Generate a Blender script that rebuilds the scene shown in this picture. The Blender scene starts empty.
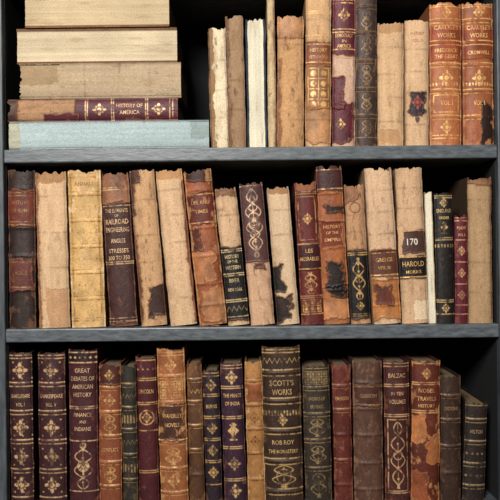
import bpy, math, random
import numpy as np
from mathutils import Matrix, Vector

S=0.0016; D=1.3; Z0=1.4; ROLL=math.radians(0.62)
CR,SR=math.cos(ROLL),math.sin(ROLL)
scene=bpy.context.scene
try:
    scene.view_settings.view_transform='Standard'
except Exception: pass

def i2w(px,py,y):
    k=S*(D+y)/D; dx=px-250; dy=250-py
    return ((dx*CR+dy*SR)*k, Z0+(-dx*SR+dy*CR)*k)
def hexc(h):
    h=h.lstrip('#'); c=np.array([int(h[i:i+2],16)/255 for i in (0,2,4)])
    return np.where(c<=0.04045,c/12.92,((c+0.055)/1.055)**2.4)

# ---------------------------------------------------------------- materials
def new_mat(name):
    m=bpy.data.materials.new(name); m.use_nodes=True
    nt=m.node_tree; return m,nt,nt.nodes['Principled BSDF']
def binding_mat():
    m,nt,b=new_mat('aged_binding'); N=nt.nodes; L=nt.links
    a=N.new('ShaderNodeAttribute'); a.attribute_name='Col'
    r=N.new('ShaderNodeAttribute'); r.attribute_name='rough'
    tc=N.new('ShaderNodeTexCoord')
    n=N.new('ShaderNodeTexNoise'); n.inputs['Scale'].default_value=520; n.inputs['Detail'].default_value=6; n.inputs['Roughness'].default_value=0.7
    L.new(tc.outputs['Object'],n.inputs['Vector'])
    mr=N.new('ShaderNodeMapRange'); mr.inputs[1].default_value=0.3; mr.inputs[2].default_value=0.7; mr.inputs[3].default_value=0.68; mr.inputs[4].default_value=1.28
    L.new(n.outputs['Fac'],mr.inputs[0])
    mx=N.new('ShaderNodeVectorMath'); mx.operation='SCALE'
    L.new(a.outputs['Color'],mx.inputs[0]); L.new(mr.outputs[0],mx.inputs['Scale'])
    L.new(mx.outputs[0],b.inputs['Base Color'])
    L.new(r.outputs['Fac'],b.inputs['Roughness'])
    b.inputs['Specular IOR Level'].default_value=0.28
    mm=N.new('ShaderNodeMath'); mm.operation='MULTIPLY'; mm.inputs[1].default_value=0.25
    L.new(a.outputs['Alpha'],mm.inputs[0]); L.new(mm.outputs[0],b.inputs['Metallic'])
    bp=N.new('ShaderNodeBump'); bp.inputs['Strength'].default_value=0.4; bp.inputs['Distance'].default_value=0.0008
    L.new(n.outputs['Fac'],bp.inputs['Height']); L.new(bp.outputs[0],b.inputs['Normal'])
    return m
def page_mat():
    m,nt,b=new_mat('page_edges'); N=nt.nodes; L=nt.links
    tc=N.new('ShaderNodeTexCoord'); mp=N.new('ShaderNodeMapping'); mp.inputs['Scale'].default_value=(1400,40,40)
    n=N.new('ShaderNodeTexNoise'); n.inputs['Scale'].default_value=1; n.inputs['Detail'].default_value=3
    L.new(tc.outputs['Object'],mp.inputs[0]); L.new(mp.outputs[0],n.inputs['Vector'])
    cr=N.new('ShaderNodeValToRGB')
    cr.color_ramp.elements[0].position=0.3; cr.color_ramp.elements[0].color=(*hexc('#4e3c2a'),1)
    cr.color_ramp.elements[1].position=0.7; cr.color_ramp.elements[1].color=(*hexc('#8c7454'),1)
    L.new(n.outputs['Fac'],cr.inputs[0]); L.new(cr.outputs[0],b.inputs['Base Color']); b.inputs['Roughness'].default_value=0.95
    return m
def noise_mat(name,c1,c2,scale,rough=0.6,bump=0.2,stretch=(1,1,1),metal=0.0):
    m,nt,b=new_mat(name); N=nt.nodes; L=nt.links
    tc=N.new('ShaderNodeTexCoord'); mp=N.new('ShaderNodeMapping'); mp.inputs['Scale'].default_value=stretch
    n=N.new('ShaderNodeTexNoise'); n.inputs['Scale'].default_value=scale; n.inputs['Detail'].default_value=8; n.inputs['Roughness'].default_value=0.65
    L.new(tc.outputs['Object'],mp.inputs[0]); L.new(mp.outputs[0],n.inputs['Vector'])
    cr=N.new('ShaderNodeValToRGB')
    cr.color_ramp.elements[0].position=0.35; cr.color_ramp.elements[0].color=(*hexc(c1),1)
    cr.color_ramp.elements[1].position=0.68; cr.color_ramp.elements[1].color=(*hexc(c2),1)
    L.new(n.outputs['Fac'],cr.inputs[0]); L.new(cr.outputs[0],b.inputs['Base Color'])
    b.inputs['Roughness'].default_value=rough; b.inputs['Metallic'].default_value=metal
    bp=N.new('ShaderNodeBump'); bp.inputs['Strength'].default_value=bump; bp.inputs['Distance'].default_value=0.001
    L.new(n.outputs['Fac'],bp.inputs['Height']); L.new(bp.outputs[0],b.inputs['Normal'])
    return m
MB=binding_mat(); MP=page_mat()

# ---------------------------------------------------------------- noise
def vnoise(X,Y,sx,sy,rng):
    x=X/sx; y=Y/sy
    x=x-x.min(); y=y-y.min()
    nx=int(x.max())+3; ny=int(y.max())+3
    g=rng.random((ny,nx)); xi=x.astype(int); yi=y.astype(int)
    fx=x-xi; fy=y-yi; fx=fx*fx*(3-2*fx); fy=fy*fy*(3-2*fy)
    return (g[yi,xi]*(1-fx)+g[yi,xi+1]*fx)*(1-fy)+(g[yi+1,xi]*(1-fx)+g[yi+1,xi+1]*fx)*fy
def fbm(X,Y,sx,sy,rng,o=4):
    t=0;a=1;s=0
    for i in range(o):
        t=t+a*vnoise(X,Y,sx/2**i,sy/2**i,rng); s+=a; a*=0.6
    return t/s

# ---------------------------------------------------------------- text
_tc={}
def text_mesh(s):
    if s in _tc: return _tc[s]
    cu=bpy.data.curves.new('t','FONT'); cu.body=s; cu.resolution_u=2; cu.offset=0.01; cu.align_x='CENTER'
    ob=bpy.data.objects.new('t',cu); scene.collection.objects.link(ob)
    bpy.context.view_layer.update()
    me=bpy.data.meshes.new_from_object(ob.evaluated_get(bpy.context.evaluated_depsgraph_get()))
    v=np.array([(p.co.x,p.co.y) for p in me.vertices]); f=[tuple(p.vertices) for p in me.polygons]
    bpy.data.objects.remove(ob); bpy.data.curves.remove(cu); bpy.data.meshes.remove(me)
    mn=v.min(0); mx=v.max(0); v=(v-(mn+mx)/2)/(mx-mn)
    _tc[s]=(v,f); return _tc[s]

# ---------------------------------------------------------------- painting
def line(d,w): return np.clip(0.5+(w/2-np.abs(d))*1.6,0,1)
def ornament(op,X,Y,W,top):
    k=op[1]
    if k=='fleur':
        _,_,y,u,s=op[:5]; dx=X-u*W; dy=(Y-(y-top))/ (op[5] if len(op)>5 else 1.15)
        r=np.hypot(dx,dy); th=np.arctan2(dy,dx)
        R=s*(0.28+0.72*np.abs(np.cos(2*th))**2.2)
        m=np.clip(R-r+0.5,0,1); m=m*(1-0.8*np.clip(1.2-np.abs(r-0.42*s),0,1))
        for a in (0.785,2.356,3.927,5.498):
            m=np.maximum(m,np.clip(1.3-np.hypot(dx-0.62*s*math.cos(a),dy-0.62*s*math.sin(a)),0,1)*0.8)
        return m
    if k=='swirl':
        _,_,y0,y1,u,hw,fr=op[:7]; y0-=top;y1-=top
        t=(Y-(y0+y1)/2)/((y1-y0)/2); env=np.clip(1-np.abs(t)**2,0,1)**0.5
        ok=(np.abs(t)<1)
        m=0
        for sg in (1,-1):
            c=sg*hw*env*np.sin(fr*math.pi*t+0.6); dc=hw*fr*math.pi*np.cos(fr*math.pi*t+0.6)/((y1-y0)/2)
            m=np.maximum(m,line((X-u*W-c)/np.sqrt(1+dc*dc),0.85))
        m=np.maximum(m,line(X-u*W,0.5)*0.6)
        m=np.maximum(m,line(np.hypot(X-u*W,(Y-(y0+y1)/2))-hw*0.6,0.7)*.8)
        for q in (-.7,-.35,.35,.7):
            m=np.maximum(m,np.clip(1.5-np.hypot(X-u*W,Y-(y0+y1)/2-q*(y1-y0)/2),0,1))
        return m*ok
    if k=='lattice':
        _,_,y0,y1,st=op[:5]; n=max(1,round(W*0.8/st)); st=W*0.8/n
        lx=(X-W*0.1); ly=(Y-(y0-top)); a=np.abs(((lx/st+0.5)%1)-0.5)*st; b=np.abs(((ly/st+0.5)%1)-0.5)*st
        cx=np.abs(((lx/st)%1)-0.5)*st; cy=np.abs(((ly/st)%1)-0.5)*st
        m=np.maximum(line(a,0.9),line(b,0.9)); m=np.maximum(m,np.clip(st*0.28-np.hypot(cx,cy)+0.5,0,1))
        return m*(lx>-0.5)*(lx<W*0.8+.5)*(ly>-0.5)*(ly<(y1-y0)+.5)
    if k=='frame':
        _,_,y0,y1,u0,u1=op[:6]
        d=np.maximum.reduce([u0*W-X,X-u1*W,(y0-top)-Y,Y-(y1-top)])
        return line(d,op[6] if len(op)>6 else 1.0)
    if k=='ticks':
        _,_,y,h,st=op[:5]
        return np.clip(0.5+(h/2-np.abs(Y-(y-top)))*1.5,0,1)*np.clip(0.5+(np.abs((X/st)%1-0.5)*st-st*0.25)*2,0,1)
    if k=='zig':
        _,_,y,h,st=op[:5]
        return line((Y-(y-top))-(np.abs((X/st)%1-0.5)*2-0.5)*h,1.0)
    if k=='dots':
        _,_,y,st,r=op[:5]
        return np.clip(r-np.hypot((np.abs((X/st)%1-0.5))*st,Y-(y-top))+0.5,0,1)
    if k=='ring':
        _,_,y,u,r=op[:5]; return line(np.hypot(X-u*W,Y-(y-top))-r,1.1)
    if k=='urn':
        _,_,y,u,s=op[:5]; dx=np.abs(X-u*W); t=(Y-(y-top))/s
        w=s*(0.15+0.45*np.exp(-((t+0.1)/0.3)**2)+0.3*np.exp(-((t-0.9)/0.12)**2)+0.25*np.exp(-((t+0.75)/0.12)**2))
        return np.clip(w-dx+0.5,0,1)*(np.abs(t)<1)*(0.6+0.4*(np.abs(dx-w*0.4)>0.5))
    return 0

def make_book(parent,name,w,h,k,spec,seed):
    """w,h in px ; k metres per px. local x across spine, z up, y back."""
    rng=np.random.default_rng(seed)
    kind=spec['kind']; top=spec['top']; ops=spec['ops']
    nu=max(10,int(w*2.3)); nv=int(h*2.2)
    X,Y=np.meshgrid(np.linspace(0,w,nu),np.linspace(0,h,nv))
    base=hexc(spec['base'])
    col=np.ones(X.shape+(3,))*base
    hgt=np.zeros(X.shape); gilt=np.zeros(X.shape)
    rough=np.full(X.shape,0.5 if kind=='leather' else 0.9)
    big=fbm(X,Y,22,30,rng); mid=fbm(X,Y,7,9,rng); fine=fbm(X,Y,2.2,3.5,rng,3); streak=fbm(X,Y,2.0,60,rng,3)
    ridge=fbm(X,Y,5,13,rng,4); crack=np.clip(1-np.abs(ridge-0.5)*28,0,1)*np.clip((big-0.42)*5,0,1)
    if kind=='pages':
        st=fbm(X,Y,1.6,160,rng,3)
        col*=(0.74+0.28*st)[...,None]*(0.75+0.4*big)[...,None]
        dk=np.clip((fbm(X,Y,5,30,rng)-0.58)*5,0,1)*0.4
        col=col*(1-dk[...,None])+hexc('#8a6a48')*dk[...,None]
        hgt+=(st-0.5)*0.6
    elif kind=='paper':
        sa=spec.get('stain',1)
        col*=(0.72+0.24*big+0.26*streak)[...,None]
        dk=np.clip((fbm(X,Y,7,22,rng)-0.57)*5,0,1)*0.45*sa
        col=col*(1-dk[...,None])+hexc('#80593a')*dk[...,None]
        sm=np.clip((fbm(X,Y,4,11,rng,4)-0.68)*9,0,1)*0.6*sa
        col=col*(1-sm[...,None])+hexc('#4c2f1e')*sm[...,None]
        lt=np.clip((fine-0.62)*4,0,1)*0.35
        col=col*(1-lt[...,None])+col*1.3*lt[...,None]
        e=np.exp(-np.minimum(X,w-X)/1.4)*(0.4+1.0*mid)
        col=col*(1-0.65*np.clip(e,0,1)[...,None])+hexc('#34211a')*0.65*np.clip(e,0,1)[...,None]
        col*=(1-0.3*crack*sa)[...,None]; hgt-=0.4*crack
        hgt+=0.4*(fine-.5)
    else:
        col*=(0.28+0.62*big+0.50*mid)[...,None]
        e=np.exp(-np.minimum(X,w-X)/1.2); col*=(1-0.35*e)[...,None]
        col*=(1-0.45*crack)[...,None]; hgt-=0.4*crack; hgt+=0.5*(mid-.5)
        fl=np.clip((fine-0.68)*6,0,1)*0.12; col=col+hexc('#a07850')*fl[...,None]
    gc=hexc(spec.get('g','#c69a58'))*1.12
    gilt_break=np.clip((fbm(X,Y,3,5,rng,3)-0.33)*7,0.15,1)*np.clip((fbm(X,Y,12,16,rng,2)-.15)*3.4,.45,1)
    texts=[]; bulge=spec.get('bulge',0.17 if kind=='leather' else 0.12)
    for op in ops:
        o=op[0]
        if o in ('L','P'):
            _,y0,y1,u0,u1,c,rag=op
            x0=-99 if u0<=0 else u0*w; x1=999 if u1>=1 else u1*w
            yy0=-99 if y0<=top else y0-top; yy1=9999 if y1-top>=h-1 else y1-top
            d=np.maximum.reduce([x0-X,X-x1,yy0-Y,Y-yy1])+rag*3.6*(fbm(X,Y,10,10,rng,5)-0.5)
            m=np.clip(0.5-d*1.3,0,1); c=hexc(c)
            n2=fbm(X,Y,8,11,rng)
            if o=='L':
                cc=c*(0.35+1.1*n2)[...,None]; hgt=hgt*(1-m)+1.3*m+ (hgt*m)
                edge=np.clip(1-np.abs(d+1.0)/1.2,0,1)*(rag>0.8)
                cc=cc*(1-0.3*edge[...,None])+hexc('#9c6640')*0.3*edge[...,None]
                hgt+=0.9*edge*m*(rag>1.4)
                rough=rough*(1-m)+0.5*m
            else:
                cc=c*(0.66+0.35*n2+0.25*streak)[...,None]; hgt=hgt-0.9*m; rough=rough*(1-m)+0.9*m
            col=col*(1-m[...,None])+cc*m[...,None]; gilt=gilt*(1-m)
            if kind=='paper' and o=='L':
                sh=np.clip(1-np.abs(d-0.9)/1.0,0,1)*0.25  # darkens a thin rim just outside the leather patch
                col*=(1-sh)[...,None]
        elif o=='rb':
            for y in op[1]:
                g=np.exp(-((Y-(y-top))/1.7)**2); hgt+=g*(op[2] if len(op)>2 else 1.4)
                ww=np.clip(g*1.2-0.5,0,1)*np.clip((fine-0.42)*4,0,1)*0.5
                col=col*(1-ww[...,None])+(col*1.7+0.02)*ww[...,None]
        elif o=='cord':
            for y in op[1]:
                g=np.exp(-((Y-(y-top)-1.5*(big-.5))/1.1)**2)*np.clip(mid*3-1.0,0,1); hgt+=g*0.5
                col=col*(1-0.3*g[...,None])
        elif o=='gl':
            for y in op[1]:
                m=line(Y-(y-top)+0.5*(mid-0.5),op[2] if len(op)>2 else 1.0)*gilt_break
                gilt=np.maximum(gilt,m); col=col*(1-m[...,None])+gc*m[...,None]
        elif o=='orn':
            m=ornament(op,X,Y,w,top)*gilt_break
            gilt=np.maximum(gilt,m); col=col*(1-m[...,None])+gc*m[...,None]
        elif o=='ink':
            m=ornament(('orn',)+tuple(op[2:]),X,Y,w,top)*0.85
            col=col*(1-m[...,None])+hexc(op[1])*m[...,None]
        elif o=='wear':
            _,amt,c=op
            e=np.exp(-np.minimum(X,w-X)/2.2)*0.26+np.exp(-np.minimum(Y,h-Y)/4)*0.26+0.06*np.clip(hgt-1,0,1)
            n2=fbm(X,Y,6,10,rng,5)
            m=np.clip((n2+e-(0.79-0.3*amt))*10,0,1)*0.8
            col=col*(1-m[...,None])+hexc(c)*(0.35+0.95*fine)[...,None]*m[...,None]
            gilt*=(1-m); hgt-=0.3*m; rough=rough*(1-m)+0.8*m
        elif o=='txt': texts.append(op)
    rough=rough*(1-gilt)+0.42*gilt
    s=np.abs(2*X/w-1)
    if kind=='pages':
        be=(X<spec.get('bt',2.2))|(X>w-spec.get('bt',2.2))
        bc=hexc(spec.get('board','#6b4a2e')); col[be]=bc*(0.6+0.8*mid[be])[...,None]; prof=np.where(be,1.6,0.0)
    else:
        prof=bulge*w*(1-s**2.6)
        gro=np.exp(-((s-0.91)/0.035)**2)*0.8; prof=prof-gro
    rt=spec.get('rag',2.8)*np.clip((fbm(X[:1],Y[:1]+1e-6*X[:1],5,9,rng)[0]-0.35)*3,0,1.6)
    Zp=np.minimum(h-Y,(h-rt)[None,:]+0*Y)
    Zp=np.maximum(Zp,0)
    wob=(fbm(Y[:,:1],Y[:,:1]+0,30,14,rng,3)-.5)*spec.get('wob',1.4)
    vx=(X-w/2+wob*(2*X/w-1))*k; vy=-(prof+hgt*0.6)*k; vz=Zp*k
    V=[np.stack([vx.ravel(),vy.ravel(),vz.ravel()],1)]
    C=[np.concatenate([col.reshape(-1,3),gilt.reshape(-1,1)],1)]; R=[rough.ravel()]
    idx=np.arange(nu*nv).reshape(nv,nu)
    F=np.stack([idx[:-1,:-1],idx[1:,:-1],idx[1:,1:],idx[:-1,1:]],-1).reshape(-1,4)
    faces=F.tolist(); mats=[0]*len(faces); smooth=[True]*len(faces)
    nv0=nu*nv
    dep=spec.get('dep',0.15)
    bcol=hexc(spec.get('board',spec['base']))*0.5
    def box(x0,x1,y0,y1,z0,z1,c,mi):
        nonlocal nv0
        v=np.array([(x,y,z) for x in (x0,x1) for y in (y0,y1) for z in (z0,z1)])
        V.append(v); C.append(np.concatenate([np.tile(c,(8,1)),np.zeros((8,1))],1)); R.append(np.full(8,0.7))
        for f in ((0,1,3,2),(4,6,7,5),(0,4,5,1),(2,3,7,6),(0,2,6,4),(1,5,7,3)):
            faces.append([nv0+i for i in f]); mats.append(mi); smooth.append(False)
        nv0+=8
    bt=1.5*k; hw=(w/2-.45)*k; HH=h*k
    box(-hw,-hw+bt,0.4*k,dep,0,HH-0.3*k,bcol,0)
    box(hw-bt,hw,0.4*k,dep,0,HH-0.3*k,bcol,0)
    box(-hw+bt,hw-bt,0.8*k,dep-0.004,2*k,HH-3.4*k,hexc('#8a7250'),1)
    for t in texts:
        _,sx,y,hp,wf=t[:5]; c=t[5] if len(t)>5 else None; u=t[6] if len(t)>6 else 0.5; rot=t[7] if len(t)>7 else 0
        tv,tf=text_mesh(sx)
        if rot:
            lx=u*w+tv[:,1]*hp*rot*0.95; ly=(y-top)+tv[:,0]*wf*rot
        else:
            lx=u*w+tv[:,0]*wf*w*.95; ly=(y-top)-tv[:,1]*hp*.95
        s2=np.abs(2*lx/w-1); pr=bulge*w*(1-s2**2.6) if kind!='pages' else 0*s2
        ix=np.clip((lx/w*(nu-1)).astype(int),0,nu-1); iy=np.clip((ly/h*(nv-1)).astype(int),0,nv-1)
        V.append(np.stack([(lx-w/2)*k,-(pr+0.45+0.6*np.clip(hgt[iy,ix],0,3))*k,(h-ly)*k],1))
        cc=hexc(c) if c else gc
        gb=(0.4+0.6*gilt_break[iy,ix])[:,None]
        C.append(np.concatenate([cc*gb+col[iy,ix]*(1-gb),np.full((len(tv),1),0.0 if c else 0.7)],1)); R.append(np.full(len(tv),0.5))
        for f in tf: faces.append([nv0+i for i in f]); mats.append(0); smooth.append(False)
        nv0+=len(tv)
    V=np.concatenate(V); C=np.concatenate(C); R=np.concatenate(R)
    lum=(C[:,:3]@np.array([.21,.72,.07]))[:,None]; C[:,:3]=C[:,:3]*.93+lum*.07
    me=bpy.data.meshes.new(name); me.from_pydata(V.tolist(),[],faces)
    me.materials.append(MB); me.materials.append(MP)
    me.polygons.foreach_set('material_index',mats); me.polygons.foreach_set('use_smooth',smooth)
    ca=me.color_attributes.new('Col','FLOAT_COLOR','POINT'); ca.data.foreach_set('color',np.clip(C,0,1).astype(np.float32).ravel())
    ra=me.attributes.new('rough','FLOAT','POINT'); ra.data.foreach_set('value',R.astype(np.float32))
    me.update()
    ob=bpy.data.objects.new(name,me); scene.collection.objects.link(ob); ob.parent=parent
    return ob

# ---------------------------------------------------------------- specs
def B(bl,br,tl,tr,top,base,kind,ops,**kw):
    d=dict(bl=bl,br=br,tl=tl,tr=tr,top=top,base=base,kind=kind,ops=ops); d.update(kw); return d
top_row=[
 B(211,229,207,226,28,'#dcc9a4','paper',[('P',28,150,0,.25,'#8f6c48',2),('cord',[60,90,118])],bulge=.06,board='#5a4030',rag=3),
 B(228,247,225,243,16,'#9a7a5a','paper',[('L',16,146,0,.15,'#6b4a30',2),('cord',[50,80,110])],bulge=.08),
 B(247,268,245,265,19,'#e4dabd','pages',[],board='#2b3440',bt=2.0),
 B(268,277,266,275,-5,'#cbb082','paper',[('L',-5,150,.8,1,'#6a4a2c',1)],bulge=.05),
 B(277,304,277,304,16,'#ba8c5c','paper',[('L',16,40,0,1,'#a8764a',3),('cord',[45,70,95,120]),('L',60,150,0,.12,'#8a5a34',2)]),
 B(305,331,305,332,-6,'#c79c6e','paper',[('L',42,66,0,1,'#7a4224',1.5),('gl',[45,63],1),('txt','HISTORY',51,4,.7),('txt','OF THE WORLD',58,3.5,.75),
    ('L',66,110,0,1,'#8a5a30',1.5),('orn','lattice',69,107,9),('L',110,143,.0,1,'#b07c4c',3),('gl',[12,14,36],1),('cord',[20,120])]),
 B(332,355,332,356,-6,'#c9a084','paper',[('L',-6,56,0,1,'#5a1c26',2),('gl',[1,4,30,33,50],1),('orn','fleur',16,.5,6),('txt','DEMOCRACY',36.5,4,.8),('txt','IN',42,3.2,.2),('txt','AMERICA',47,4,.65),
    ('L',78,110,0,.5,'#5c1c26',3),('L',105,145,0,.85,'#561a22',3),('P',58,76,.1,.9,'#c9a488',2),('orn','fleur',125,.35,5)]),
 B(355,377,355,377,-8,'#43302a','leather',[('rb',[8,34,62,90,117]),('gl',[6,10,32,36,60,64,88,92,115,119,138],.7),('orn','swirl',12,31,.5,5,1),('orn','swirl',38,58,.5,5,1),('orn','swirl',66,86,.5,5,1),('orn','swirl',94,113,.5,5,1),('orn','swirl',121,137,.5,5,1),('wear',.4,'#75583e')],g='#86683f'),
 B(377,404,377,404,23,'#cda67a','paper',[('P',23,34,0,1,'#b58a5e',2),('cord',[48,75,98,122]),('P',130,145,.1,.9,'#b98c60',2)],stain=.5),
 B(405,429,404,429,21,'#cfa87e','paper',[('L',92,116,.2,.85,'#2b2024',3),('ink','#2b1d28','fleur',112,.5,10),('ink','#a84a34','fleur',103,.5,6),('cord',[50,72,125]),('txt','HISTORY',34,3,.6,'#b0623c'),('txt','VOL III',41,3,.5,'#b0623c')],stain=.5),
 B(430,461,428,462,4,'#b4683a','leather',[('L',28,62,0,1,'#964422',1),('rb',[22,44,66,92,118]),('gl',[6,8,20,24,42,46,64,68,90,94,116,120,136,139],1),('orn','fleur',14,.5,5),('txt',"CARLYLE'S",29,5,.8),('txt','WORKS',37,5,.6),('txt','FREDERICK',52,4,.75),('txt','THE GREAT',58,4,.75),('orn','fleur',79,.5,7),('orn','ticks',85,3,3),('txt','VOL I',104,5,.4),('orn','frame',96,113,.12,.88),('orn','fleur',128,.5,6),('wear',.2,'#c98e5c')],g='#d8a860'),
 B(463,494,461,493,3,'#a65c32','leather',[('L',28,60,0,1,'#863c1c',1),('rb',[22,44,66,92,118]),('gl',[6,8,20,24,42,46,64,68,90,94,116,120],1),('orn','fleur',14,.5,5),('txt',"CARLYLE'S",29,5,.8),('txt','WORKS',37,5,.6),('txt','CROMWELL',54,4,.75),('orn','fleur',79,.5,7),('orn','ticks',85,3,3),('txt','VOL II',104,5,.4),('L',104,145,.55,1,'#33211a',3),('wear',.3,'#c08050')],g='#d8a860'),
]
mid_row=[
 B(9,37,8,35,170,'#33241f','leather',[('L',190,226,0,1,'#6b2c20',2),('L',258,290,0,.9,'#5c2c24',3),('rb',[189,228,256,290]),('gl',[193,196,222,225,262,287],1),('txt','HISTORY',203,4,.7),('txt','OF ROME',211,4,.7),('txt','VOL 2',273,4,.5),('wear',.35,'#6b4832')],g='#8c6a40'),
 B(39,71,35,66,172,'#cfaa80','paper',[('cord',[196,232,268,300]),('P',172,182,.1,1,'#a87c52',3),('L',172,327,.0,.09,'#8a5c38',2),('P',290,327,.3,1,'#b88c62',3)],stain=.5),
 B(72,106,67,101,170,'#d6a964','leather',[('rb',[194,220,246,272,298],.6),('gl',[174,177,192,196,218,222,244,248,270,274,296,300,318,321],.9),('orn','frame',178,320,.1,.9,.8),('orn','dots',207,6,.8),('orn','dots',233,6,.8),('orn','dots',259,6,.8),('orn','dots',285,6,.8),('txt','ANNALS',184,4,.6,'#7a4c22'),('wear',.35,'#dcb888')],g='#8a5826',bulge=.10),
 B(109,139,101,128,173,'#8d5e3e','paper',[('L',203,325,0,1,'#402420',1.5),('L',173,203,0,1,'#8a5a3c',2),('gl',[188,190,206,262,264,318,321],.8),('txt','THE ELEMENTS',211,4,.85),('txt','OF',216,2.6,.15),('txt','RAILROAD',222,5.4,.85),('txt','ENGINEERING',230,5,.88),('txt','ANGLES',241,4.5,.55),('txt','STRESSES',251,4.5,.75),('txt','300 TO 350',258,4.5,.8),('wear',.25,'#704a34')],g='#c8a070'),
 B(141,168,129,154,170,'#bf9468','paper',[('L',170,184,0,.45,'#4a2c20',3),('L',184,215,0,.18,'#4a2c20',2),('L',286,316,.35,1,'#3a221a',4),('cord',[200,235,262]),('L',220,323,0,.12,'#6a4028',2)]),
 B(170,198,155,182,170,'#cfa980','paper',[('cord',[190,215,242,270,298]),('L',170,323,.9,1,'#7a4628',1.5),('P',170,180,0,1,'#b48658',2)],stain=.6),
 B(199,228,183,211,170,'#96522e','leather',[('L',170,182,0,1,'#3c1e16',2),('L',192,226,0,1,'#5e241c',2.5),('L',252,283,.0,.8,'#a86a3e',4),('rb',[190,228,256,284,305]),('gl',[195,223],1),('txt','LIFE AND',203,4,.7),('txt','TIMES',212,4,.5),('L',290,322,.2,1,'#b07446',4),('L',228,250,0,.4,'#57281a',4),('wear',.45,'#b88454')],g='#b48848'),
 B(228,250,214,236,188,'#c8a27a','paper',[('L',188,196,0,1,'#7d5434',3),('L',246,321,0,1,'#191512',2),('gl',[250,252,274,276,300,302,317],.9),('txt','HISTORY',257,4,.7),('txt','OF THE',262,3,.5),('txt','WESTERN',268,4,.75),('txt','RIVER',281,4,.5),('txt','NEW YORK',290,3.6,.7),('orn','zig',309,5,5),('cord',[215,232])],g='#c8ac78'),
 B(251,275,238,263,183,'#c89e7a','paper',[('L',183,262,0,1,'#4e302c',1.5),('orn','swirl',188,258,.5,8,2.2),('orn','swirl',196,250,.5,5,3),('gl',[186],.8),('cord',[275,300]),('L',262,270,.3,.8,'#53302a',2)],g='#d0a880'),
 B(277,300,266,289,187,'#d0b08a','paper',[('L',264,293,0,.45,'#1e1613',3),('L',293,321,0,.75,'#2a1c16',4),('cord',[210,235]),('P',187,195,0,1,'#a67c54',2)],stain=.6),
 B(302,324,293,317,182,'#62221e','leather',[('P',182,190,.0,1,'#8e5a3c',2),('L',243,270,0,1,'#42191a',1),('gl',[192,194,244,269,296,298,314],.9),('orn','frame',197,240,.12,.88,.7),('txt','LES',251,4,.35),('txt','MISERABLES',259,4.2,.88),('orn','fleur',219,.5,5),('orn','swirl',272,294,.5,6,1.5),('orn','lattice',300,312,6),('wear',.2,'#8a4c38')]),
 B(324,350,315,342,166,'#a8683c','paper',[('L',166,192,0,1,'#43201e',2),('L',194,222,.0,1,'#9c5830',2),('P',222,246,.1,.9,'#763626',2),('txt','HISTORY',227,3.6,.7),('txt','OF THE',233,3,.5),('txt','EMPIRE',240,3.6,.65),('L',248,286,.0,1,'#a45e30',3),('L',262,300,.2,.9,'#241712',5),('L',300,319,0,1,'#b87848',3),('rb',[193,247,290]),('gl',[170,189],1),('L',205,214,.3,1,'#2c1a14',3)]),
 B(351,371,343,364,184,'#b88a62','paper',[('L',250,319,0,1,'#171210',2),('gl',[253,255,314,316],.9),('orn','swirl',258,300,.5,6,1.4),('orn','fleur',306,.5,4),('L',184,205,0,.6,'#8c5c3a',4),('cord',[215,232]),('ink','#5a3826','ring',208,.5,5)]),
 B(374,401,363,392,168,'#cea882','paper',[('L',250,278,0,1,'#5e3424',2),('gl',[253,275],1),('txt','GREECE',260,4,.65),('txt','VOL IV',268,3.6,.5),('L',279,319,0,1,'#b07038',3),('L',285,305,.1,.7,'#5c2a1c',4),('rb',[250,279,305]),('cord',[190,212,234])],stain=.6),
 B(403,428,393,423,168,'#c9a27a','paper',[('L',229,254,0,1,'#4a3028',2.5),('L',255,279,.0,1,'#1b1412',1.5),('gl',[231,257,277],1),('txt','170',242,7,.42,'#e0d4bc'),('txt','HAROLD',264,5.4,.85),('txt','MORRIS',272,3.6,.6),('P',226,256,.0,.16,'#c69d74',2),('cord',[188,208,292]),('P',300,318,.5,1,'#dac09a',2)],stain=.6),
 B(428,436,423,432,192,'#e8dec4','pages',[],board='#b09a74',bt=.8),
 B(437,454,433,453,193,'#221c1a','leather',[('gl',[196,198,238,240,300,302,314],.8),('orn','fleur',203,.5,4),('txt','ENGLAND',211,4,.85),('txt','UNDER',218,3,.6),('orn','urn',228,.5,6),('orn','fleur',308,.5,4),('orn','ticks',246,3,3)],g='#c8a468'),
 B(455,468,454,468,215,'#641c28','leather',[('gl',[218,221,240,262,284,305,314],.8),('txt','POEMS',228,3.4,.75),('orn','fleur',251,.5,4),('orn','fleur',273,.5,4),('orn','fleur',295,.5,4),('txt','VOL II',235,3,.6),('wear',.15,'#8a4a3c')],g='#c89a68'),
 B(468,493,467,491,177,'#ac8a62','paper',[('cord',[200,230,262,292]),('L',177,185,0,1,'#80583a',2),('L',177,318,.92,1,'#5c3c28',1)],stain=.5,board='#5a4430'),
]
def shake(vol):
    o=[('rb',[384,412,441,470,498],.8),('gl',[355,358,382,386,410,414,439,443,468,472,496],1),('txt','SHAKESPEARE',395.5,4.2,.86),('txt',vol,404,4,.4)]
    for y in (370,427,456,484): o.append(('orn','fleur',y,.5,7.5,1.05))
    for y in (362,378,419,435,448,464,477,491): o.append(('orn','dots',y,9,.7))
    o.append(('wear',.1,'#6e4434')); return o
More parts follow.
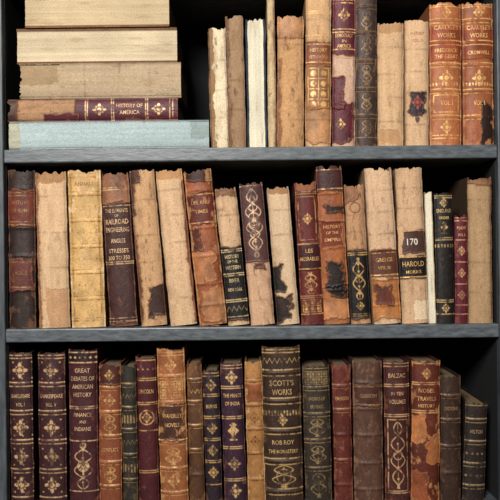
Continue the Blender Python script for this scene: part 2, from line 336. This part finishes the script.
bot_row=[
 B(12,34,8,33,352,'#3c2022','leather',shake('VOL. I'),g='#c8a070'),
 B(40,67,37,66,352,'#402224','leather',shake('VOL. V'),g='#c8a070'),
 B(70,99,68,98,349,'#482226','leather',[('L',349,364,0,1,'#2c1618',1),('gl',[352,362,406,408,440,490],1),('orn','dots',357,5,1),('txt','GREAT',370,4.6,.55),('txt','DEBATES OF',378,4.6,.85),('txt','AMERICAN',386,4.6,.75),('txt','HISTORY',394,4.6,.65),('txt','FINANCE',414,4.2,.65),('txt','AND',421,3,.25),('txt','INDIANS',428,4.2,.6),('orn','swirl',442,488,.5,9,1.6),('orn','fleur',465,.5,6),('wear',.1,'#7a4434')],g='#d0a878'),
 B(100,122,98,122,363,'#8a4a2c','leather',[('L',363,385,0,1,'#4a241c',2),('rb',[388,412,436,462,486]),('gl',[386,390,410,414,434,438,460,464,484,488],.9),('orn','fleur',375,.5,5),('orn','fleur',400,.5,6),('orn','swirl',415,433,.5,6,1),('txt','CONFLICT',449,4,.8),('orn','swirl',466,482,.5,6,1),('wear',.3,'#ac6c40')]),
 B(123,139,121,136,365,'#302b24','leather',[('rb',[385,408,430,455,480]),('gl',[383,387,406,410,428,432,453,457,478,482],.8),('orn','zig',396,4,4),('orn','ticks',419,8,3),('orn','zig',442,4,4),('orn','ticks',468,8,3),('wear',.25,'#5c482e')],g='#96794a'),
 B(139,160,135,156,356,'#501e22','leather',[('gl',[360,378,380,402,404,430,470,472],.9),('txt','LINCOLN',391,4.4,.75),('orn','fleur',417,.5,5),('orn','ring',417,.5,7),('orn','dots',369,5,.8),('wear',.15,'#78463a')]),
 B(161,189,156,185,348,'#9c5c32','leather',[('L',404,440,0,.9,'#4c2c20',3),('rb',[376,402,442,468,492]),('gl',[352,355,374,378,400,405,439,444,466,470,490,494],1),('orn','fleur',365,.5,6),('orn','lattice',381,398,6),('txt','WAVERLEY',415,4.4,.75),('txt','NOVELS',424,4.4,.55),('orn','swirl',447,464,.5,8,1),('orn','fleur',480,.5,6),('wear',.4,'#c08850')],g='#d0a060'),
 B(190,205,186,202,361,'#5c3a24','leather',[('rb',[380,402,426,450,474]),('gl',[378,382,400,404,424,428,448,452],.8),('orn','zig',391,4,4),('wear',.4,'#845a34')]),
 B(206,223,202,219,370,'#2c2028','leather',[('gl',[373,376,394,396,416,418,438,440,460,462,484],.9),('orn','fleur',385,.5,5),('txt','BURNS',406,4,.7),('orn','fleur',428,.5,5),('orn','fleur',450,.5,5),('orn','fleur',472,.5,5),('wear',.1,'#6a4434')]),
 B(225,247,219,243,362,'#3a2230','leather',[('gl',[365,368,386,388,416,418,446,448,478,480],.9),('orn','fleur',377,.5,6),('txt','THE PRINCE',395,4,.85),('txt','OF INDIA',403,4,.7),('orn','urn',431,.5,9),('orn','fleur',463,.5,6),('orn','fleur',490,.5,6),('wear',.1,'#6a4438')],g='#cfa56a'),
 B(248,266,244,262,361,'#b07a40','leather',[('rb',[380,404,428,452,478]),('gl',[378,382,402,406,426,430,450,454,476,480],.9),('L',383,401,0,1,'#8c4e28',1),('txt','ESSAYS',392,4,.7),('orn','fleur',417,.5,5),('orn','fleur',441,.5,5),('wear',.3,'#c89a60')],g='#6a3e1c'),
 B(265,304,261,300,345,'#3c2a20','leather',[('rb',[372,400,430,460,490],1.5),('gl',[349,352,369,375,397,403,427,433,457,463,487,493],1.1),('txt',"SCOTT'S",382,6,.66),('txt','WORKS',391,6,.54),('orn','zig',360,5,5),('orn','ticks',412,5,3),('orn','fleur',419,.5,5),('txt','ROB ROY',441,4.6,.6),('txt','THE MONASTERY',450,4,.8),('orn','swirl',464,486,.5,12,1),('wear',.2,'#6e4e32')],g='#c09a60'),
 B(305,333,302,329,365,'#382e26','leather',[('rb',[388,414,440,468],.8),('gl',[368,386,390,412,416,438,442,466,470],.9),('orn','lattice',371,384,5),('txt','WORKS OF',398,4,.65),('txt','IRVING',406,4,.5),('orn','swirl',418,436,.5,8,1),('orn','swirl',445,463,.5,8,1),('orn','swirl',472,497,.5,8,1),('wear',.25,'#5e4e36')],g='#94794e'),
 B(335,353,331,351,364,'#622a20','leather',[('rb',[386,410,434,460,484]),('gl',[384,388,408,412,458,462],.8),('txt','EMERSON',398,4,.75),('wear',.3,'#864a36')],g='#b08050'),
 B(354,384,352,382,360,'#5a3c2e','leather',[('rb',[382,408,434,462,488]),('L',384,406,0,1,'#4a2a20',2),('gl',[386,404],.8),('txt','GIBBON',395,4,.6),('wear',.45,'#7c5a42')],g='#9a7850'),
 B(385,411,383,409,360,'#46221e','leather',[('gl',[363,366,384,386,414,416,492],.9),('txt','BALZAC',375,4.6,.7),('txt','IN TEN',393,3.6,.5),('txt','VOLUMES',401,4.6,.7),('orn','frame',419,490,.12,.88,.8),('orn','swirl',421,488,.5,7,2),('wear',.15,'#80482f')],g='#cda070'),
 B(411,439,411,441,360,'#642c1c','leather',[('gl',[363,382,384,410,412],.9),('txt','NOBEL',390,4.4,.6),('txt','TRAVELS',398,4.4,.7),('txt','HISTORY',405,3.6,.6),('orn','fleur',373,.5,5),('L',414,440,0,.5,'#b06c38',4),('L',432,462,.45,1,'#a86434',4),('L',470,500,0,.6,'#8e4a28',4),('wear',.4,'#b87c48')],g='#cfa060'),
 B(440,461,440,461,375,'#3c281e','leather',[('rb',[396,420,446,472]),('gl',[394,398,418,422,444,448],.7),('txt','DICKENS',408,3.8,.7),('wear',.25,'#5e402c')],g='#94744a'),
 B(462,484,465,488,401,'#2c221e','leather',[('rb',[420,442,464,486]),('gl',[405,418,422,440,444,462,466,484,488],.9),('txt','MILTON',431,4,.6),('orn','dots',453,5,.9),('orn','dots',475,5,.9),('wear',.15,'#5c4434')],g='#a08458'),
]
stack=[
 dict(x0=9,x1=209,y0=118.5,y1=147,base='#a3b3b3',kind='paper',ops=[('P',9,20,0,1,'#a9a892',2),('P',190,211,.3,1,'#8c9a98',3)],board='#7f9296',bulge=.06,stain=.2,rag=.6),
 dict(x0=8,x1=178,y0=96,y1=118.5,base='#a37c58',kind='paper',ops=[('L',8,18,0,1,'#4e3226',2),('L',76,178,0,1,'#54222a',2.5),('L',45,80,0,.3,'#54222a',2),('gl',[86,88,112,114,146,148,170,173],.9),('orn','fleur',100,.5,6),('txt','HISTORY OF',130,4,26,None,.66,1),('txt','AMERICA',130,4,20,None,.36,1),('orn','fleur',159,.5,6),('wear',.1,'#8a5a48')],board='#3e2422',bulge=.13,g='#c8a070'),
 dict(x0=19,x1=181,y0=60,y1=96,base='#b09878',kind='paper',ops=[('cord',[50,85,120,150]),('P',19,60,.4,1,'#9c8260',3)],board='#5c442e',bulge=.08,stain=.5),
 dict(x0=17,x1=177,y0=24,y1=59.5,base='#d0bc98',kind='pages',ops=[],board='#6d4c34',bt=2.6,rag=.3),
 dict(x0=25,x1=169,y0=-12,y1=22.5,base='#c8b088',kind='pages',ops=[],board='#7a5638',bt=2.6,rag=.3),
]

# ---------------------------------------------------------------- bookcase
def empty(name,loc=(0,0,0)):
    e=bpy.data.objects.new(name,None); e.location=loc; scene.collection.objects.link(e); e.empty_display_size=.05; return e
def slab(name,x0,x1,y0,y1,z0,z1,mat,parent=None,bev=0.0022):
    me=bpy.data.meshes.new(name)
    v=[(x,y,z) for x in (x0,x1) for y in (y0,y1) for z in (z0,z1)]
    me.from_pydata(v,[],[(0,1,3,2),(4,6,7,5),(0,4,5,1),(2,3,7,6),(0,2,6,4),(1,5,7,3)])
    me.materials.append(mat); ob=bpy.data.objects.new(name,me); scene.collection.objects.link(ob)
    if bev:
        b=ob.modifiers.new('b','BEVEL'); b.width=bev; b.segments=3
    if parent: ob.parent=parent
    return ob
slate=noise_mat('slate_painted_wood','#3b4044','#666c70',90,.36,.3,(0.5,2,2))
edge=noise_mat('slate_painted_edge','#33383c','#52585c',50,.45,.35,(2,2,.4))
black=noise_mat('black_painted_panel','#050507','#0b0b0d',30,.85,.1)
case=empty('bookcase')
def zc(py): return i2w(250,py,0)[1]
sh1,sh2=zc(147),zc(326.5)
sp=sh1-sh2; T=13.5*S
XL=i2w(4.5,250,0)[0]; XR=i2w(498.5,250,0)[0]
for i,z in enumerate([sh1+2*sp,sh1+sp,sh1,sh2,sh2-sp,sh2-2*sp,sh2-3*sp,sh2-4*sp]):
    slab('shelf_%d'%(i+1),XL,XR,0,0.26,z-T,z,slate,case)
ztop=sh1+2*sp+0.01
slab('side_left',XL-0.022,XL,-0.002,0.27,0,ztop,edge,case)
slab('side_right',XR,XR+0.022,-0.002,0.27,0,ztop,edge,case)
slab('back_panel',XL,XR,0.255,0.268,0.02,ztop-.02,black,case,0)
slab('lining_left',XL,XL+0.001,0.012,0.255,0.05,ztop-.03,black,case,0)
slab('lining_right',XR-0.001,XR,0.012,0.255,0.05,ztop-.03,black,case,0)

# ---------------------------------------------------------------- place books
rnd=random.Random(4)
def place_row(name,specs,zs,seed):
    par=empty(name,(0,0.02,zs))
    for i,s in enumerate(specs):
        yf=0.010+rnd.random()*0.013
        k=S*(D+yf)/D
        def atz(px):
            py=250-(zs-Z0)/k
            for _ in range(3):
                x,z=i2w(px,py,yf); py+=(z-zs)/k
            return x
        xbl,xbr=atz(s['bl']),atz(s['br'])
        xtl,zt=i2w(s['tl'],s['top'],yf); xtr,zt2=i2w(s['tr'],s['top'],yf); zt=(zt+zt2)/2
        h=zt-zs; dx=(xtl+xtr-xbl-xbr)/2; ang=math.atan2(dx,h)
        w=((xbr-xbl)+(xtr-xtl))/2*math.cos(ang)-0.8*k
        w=max(w,5*k); h=math.hypot(h,dx)-abs(math.sin(ang))*w/2
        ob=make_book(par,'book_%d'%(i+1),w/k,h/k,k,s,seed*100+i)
        cx=(xbl+xbr)/2
        lift=abs(math.sin(ang))*w/2
        ob.matrix_local=Matrix.Translation((cx,yf-0.02,lift+0.0002))@Matrix.Rotation(ang,4,'Y')
    return par
place_row('antique_book_row',top_row,sh1,1)
place_row('antique_book_row.001',mid_row,sh2,2)
place_row('antique_book_row.002',bot_row,sh2-sp,3)
st=empty('stacked_antique_books',(0,0.02,sh1))
zcur=sh1+0.0003
for i,s in enumerate(stack):
    yf=0.012+0.004*i*(1 if i%2 else .5); k=S*(D+yf)/D
    thick=(s['y1']-s['y0'])
    x0=i2w(s['x0'],(s['y0']+s['y1'])/2,yf)[0]
    d=dict(s); d['top']=s['x0']; d['dep']=0.17; d['wob']=0
    L=s['x1']-s['x0']
    ob=make_book(st,'lying_book_%d'%(i+1),thick-.3,L,k,d,500+i)
    M=Matrix(((0,0,-1,0),(0,1,0,0),(1,0,0,0),(0,0,0,1)))
    ob.matrix_local=Matrix.Translation((x0+L*k,yf-0.02,zcur-sh1+thick*k/2))@M
    zcur+=thick*k

chipm=noise_mat('leather_flake','#6a3c20','#a87448',200,.8)
def chip(name,px,yd,sz,seed,zs):
    r=random.Random(seed); x=i2w(px,325,0)[0]; n=11
    vs=[(0,0,.0012)]
    for i in range(n):
        a=i/n*6.283; q=sz*(.6+.5*r.random()); vs.append((q*1.8*math.cos(a),q*.6*math.sin(a),.0004+.001*r.random()))
    fs=[(0,1+i,1+(i+1)%n) for i in range(n)]
    me=bpy.data.meshes.new(name); me.from_pydata(vs,[],fs); me.materials.append(chipm)
    ob=bpy.data.objects.new(name,me); ob.location=(x,yd,zs); scene.collection.objects.link(ob)
    so=ob.modifiers.new('s','SOLIDIFY'); so.thickness=.0012; so.offset=1
chip('leather_flake',216,.005,.0042,1,sh2)
chip('leather_flake',262,.0045,.002,2,sh2)

# ---------------------------------------------------------------- room
fl=noise_mat('floor_boards','#4a3422','#6e5034',6,.5,.1,(1,12,1))
wl=noise_mat('wall_plaster','#8c877c','#9a958a',8,.9,.05)
slab('floor',-2.5,2.5,-3.5,0.4,-0.05,0,fl,None,0)
slab('wall_back',-2.5,2.5,0.30,0.4,0,2.9,wl,None,0)

# ---------------------------------------------------------------- light
def area(name,loc,tgt,size,e,col):
    l=bpy.data.lights.new(name,'AREA'); l.size=size; l.energy=e; l.color=col
    o=bpy.data.objects.new(name,l); o.location=loc; o.rotation_euler=(Vector(tgt)-Vector(loc)).to_track_quat('-Z','Y').to_euler(); scene.collection.objects.link(o)
area('ceiling_light',(-0.45,-1.9,2.35),(0,0,1.35),0.5,68,(1,.97,.93))
w=bpy.data.worlds.new('World'); scene.world=w; w.use_nodes=True
w.node_tree.nodes['Background'].inputs[0].default_value=(1,.98,.96,1); w.node_tree.nodes['Background'].inputs[1].default_value=0.12

cam=bpy.data.cameras.new('Camera'); co=bpy.data.objects.new('Camera',cam); scene.collection.objects.link(co)
cam.sensor_width=36; cam.lens=36*D/(500*S); cam.clip_start=.01
co.matrix_world=Matrix.Translation((0,-D,Z0))@Matrix.Rotation(math.pi/2,4,'X')@Matrix.Rotation(-ROLL,4,'Z')
scene.camera=co
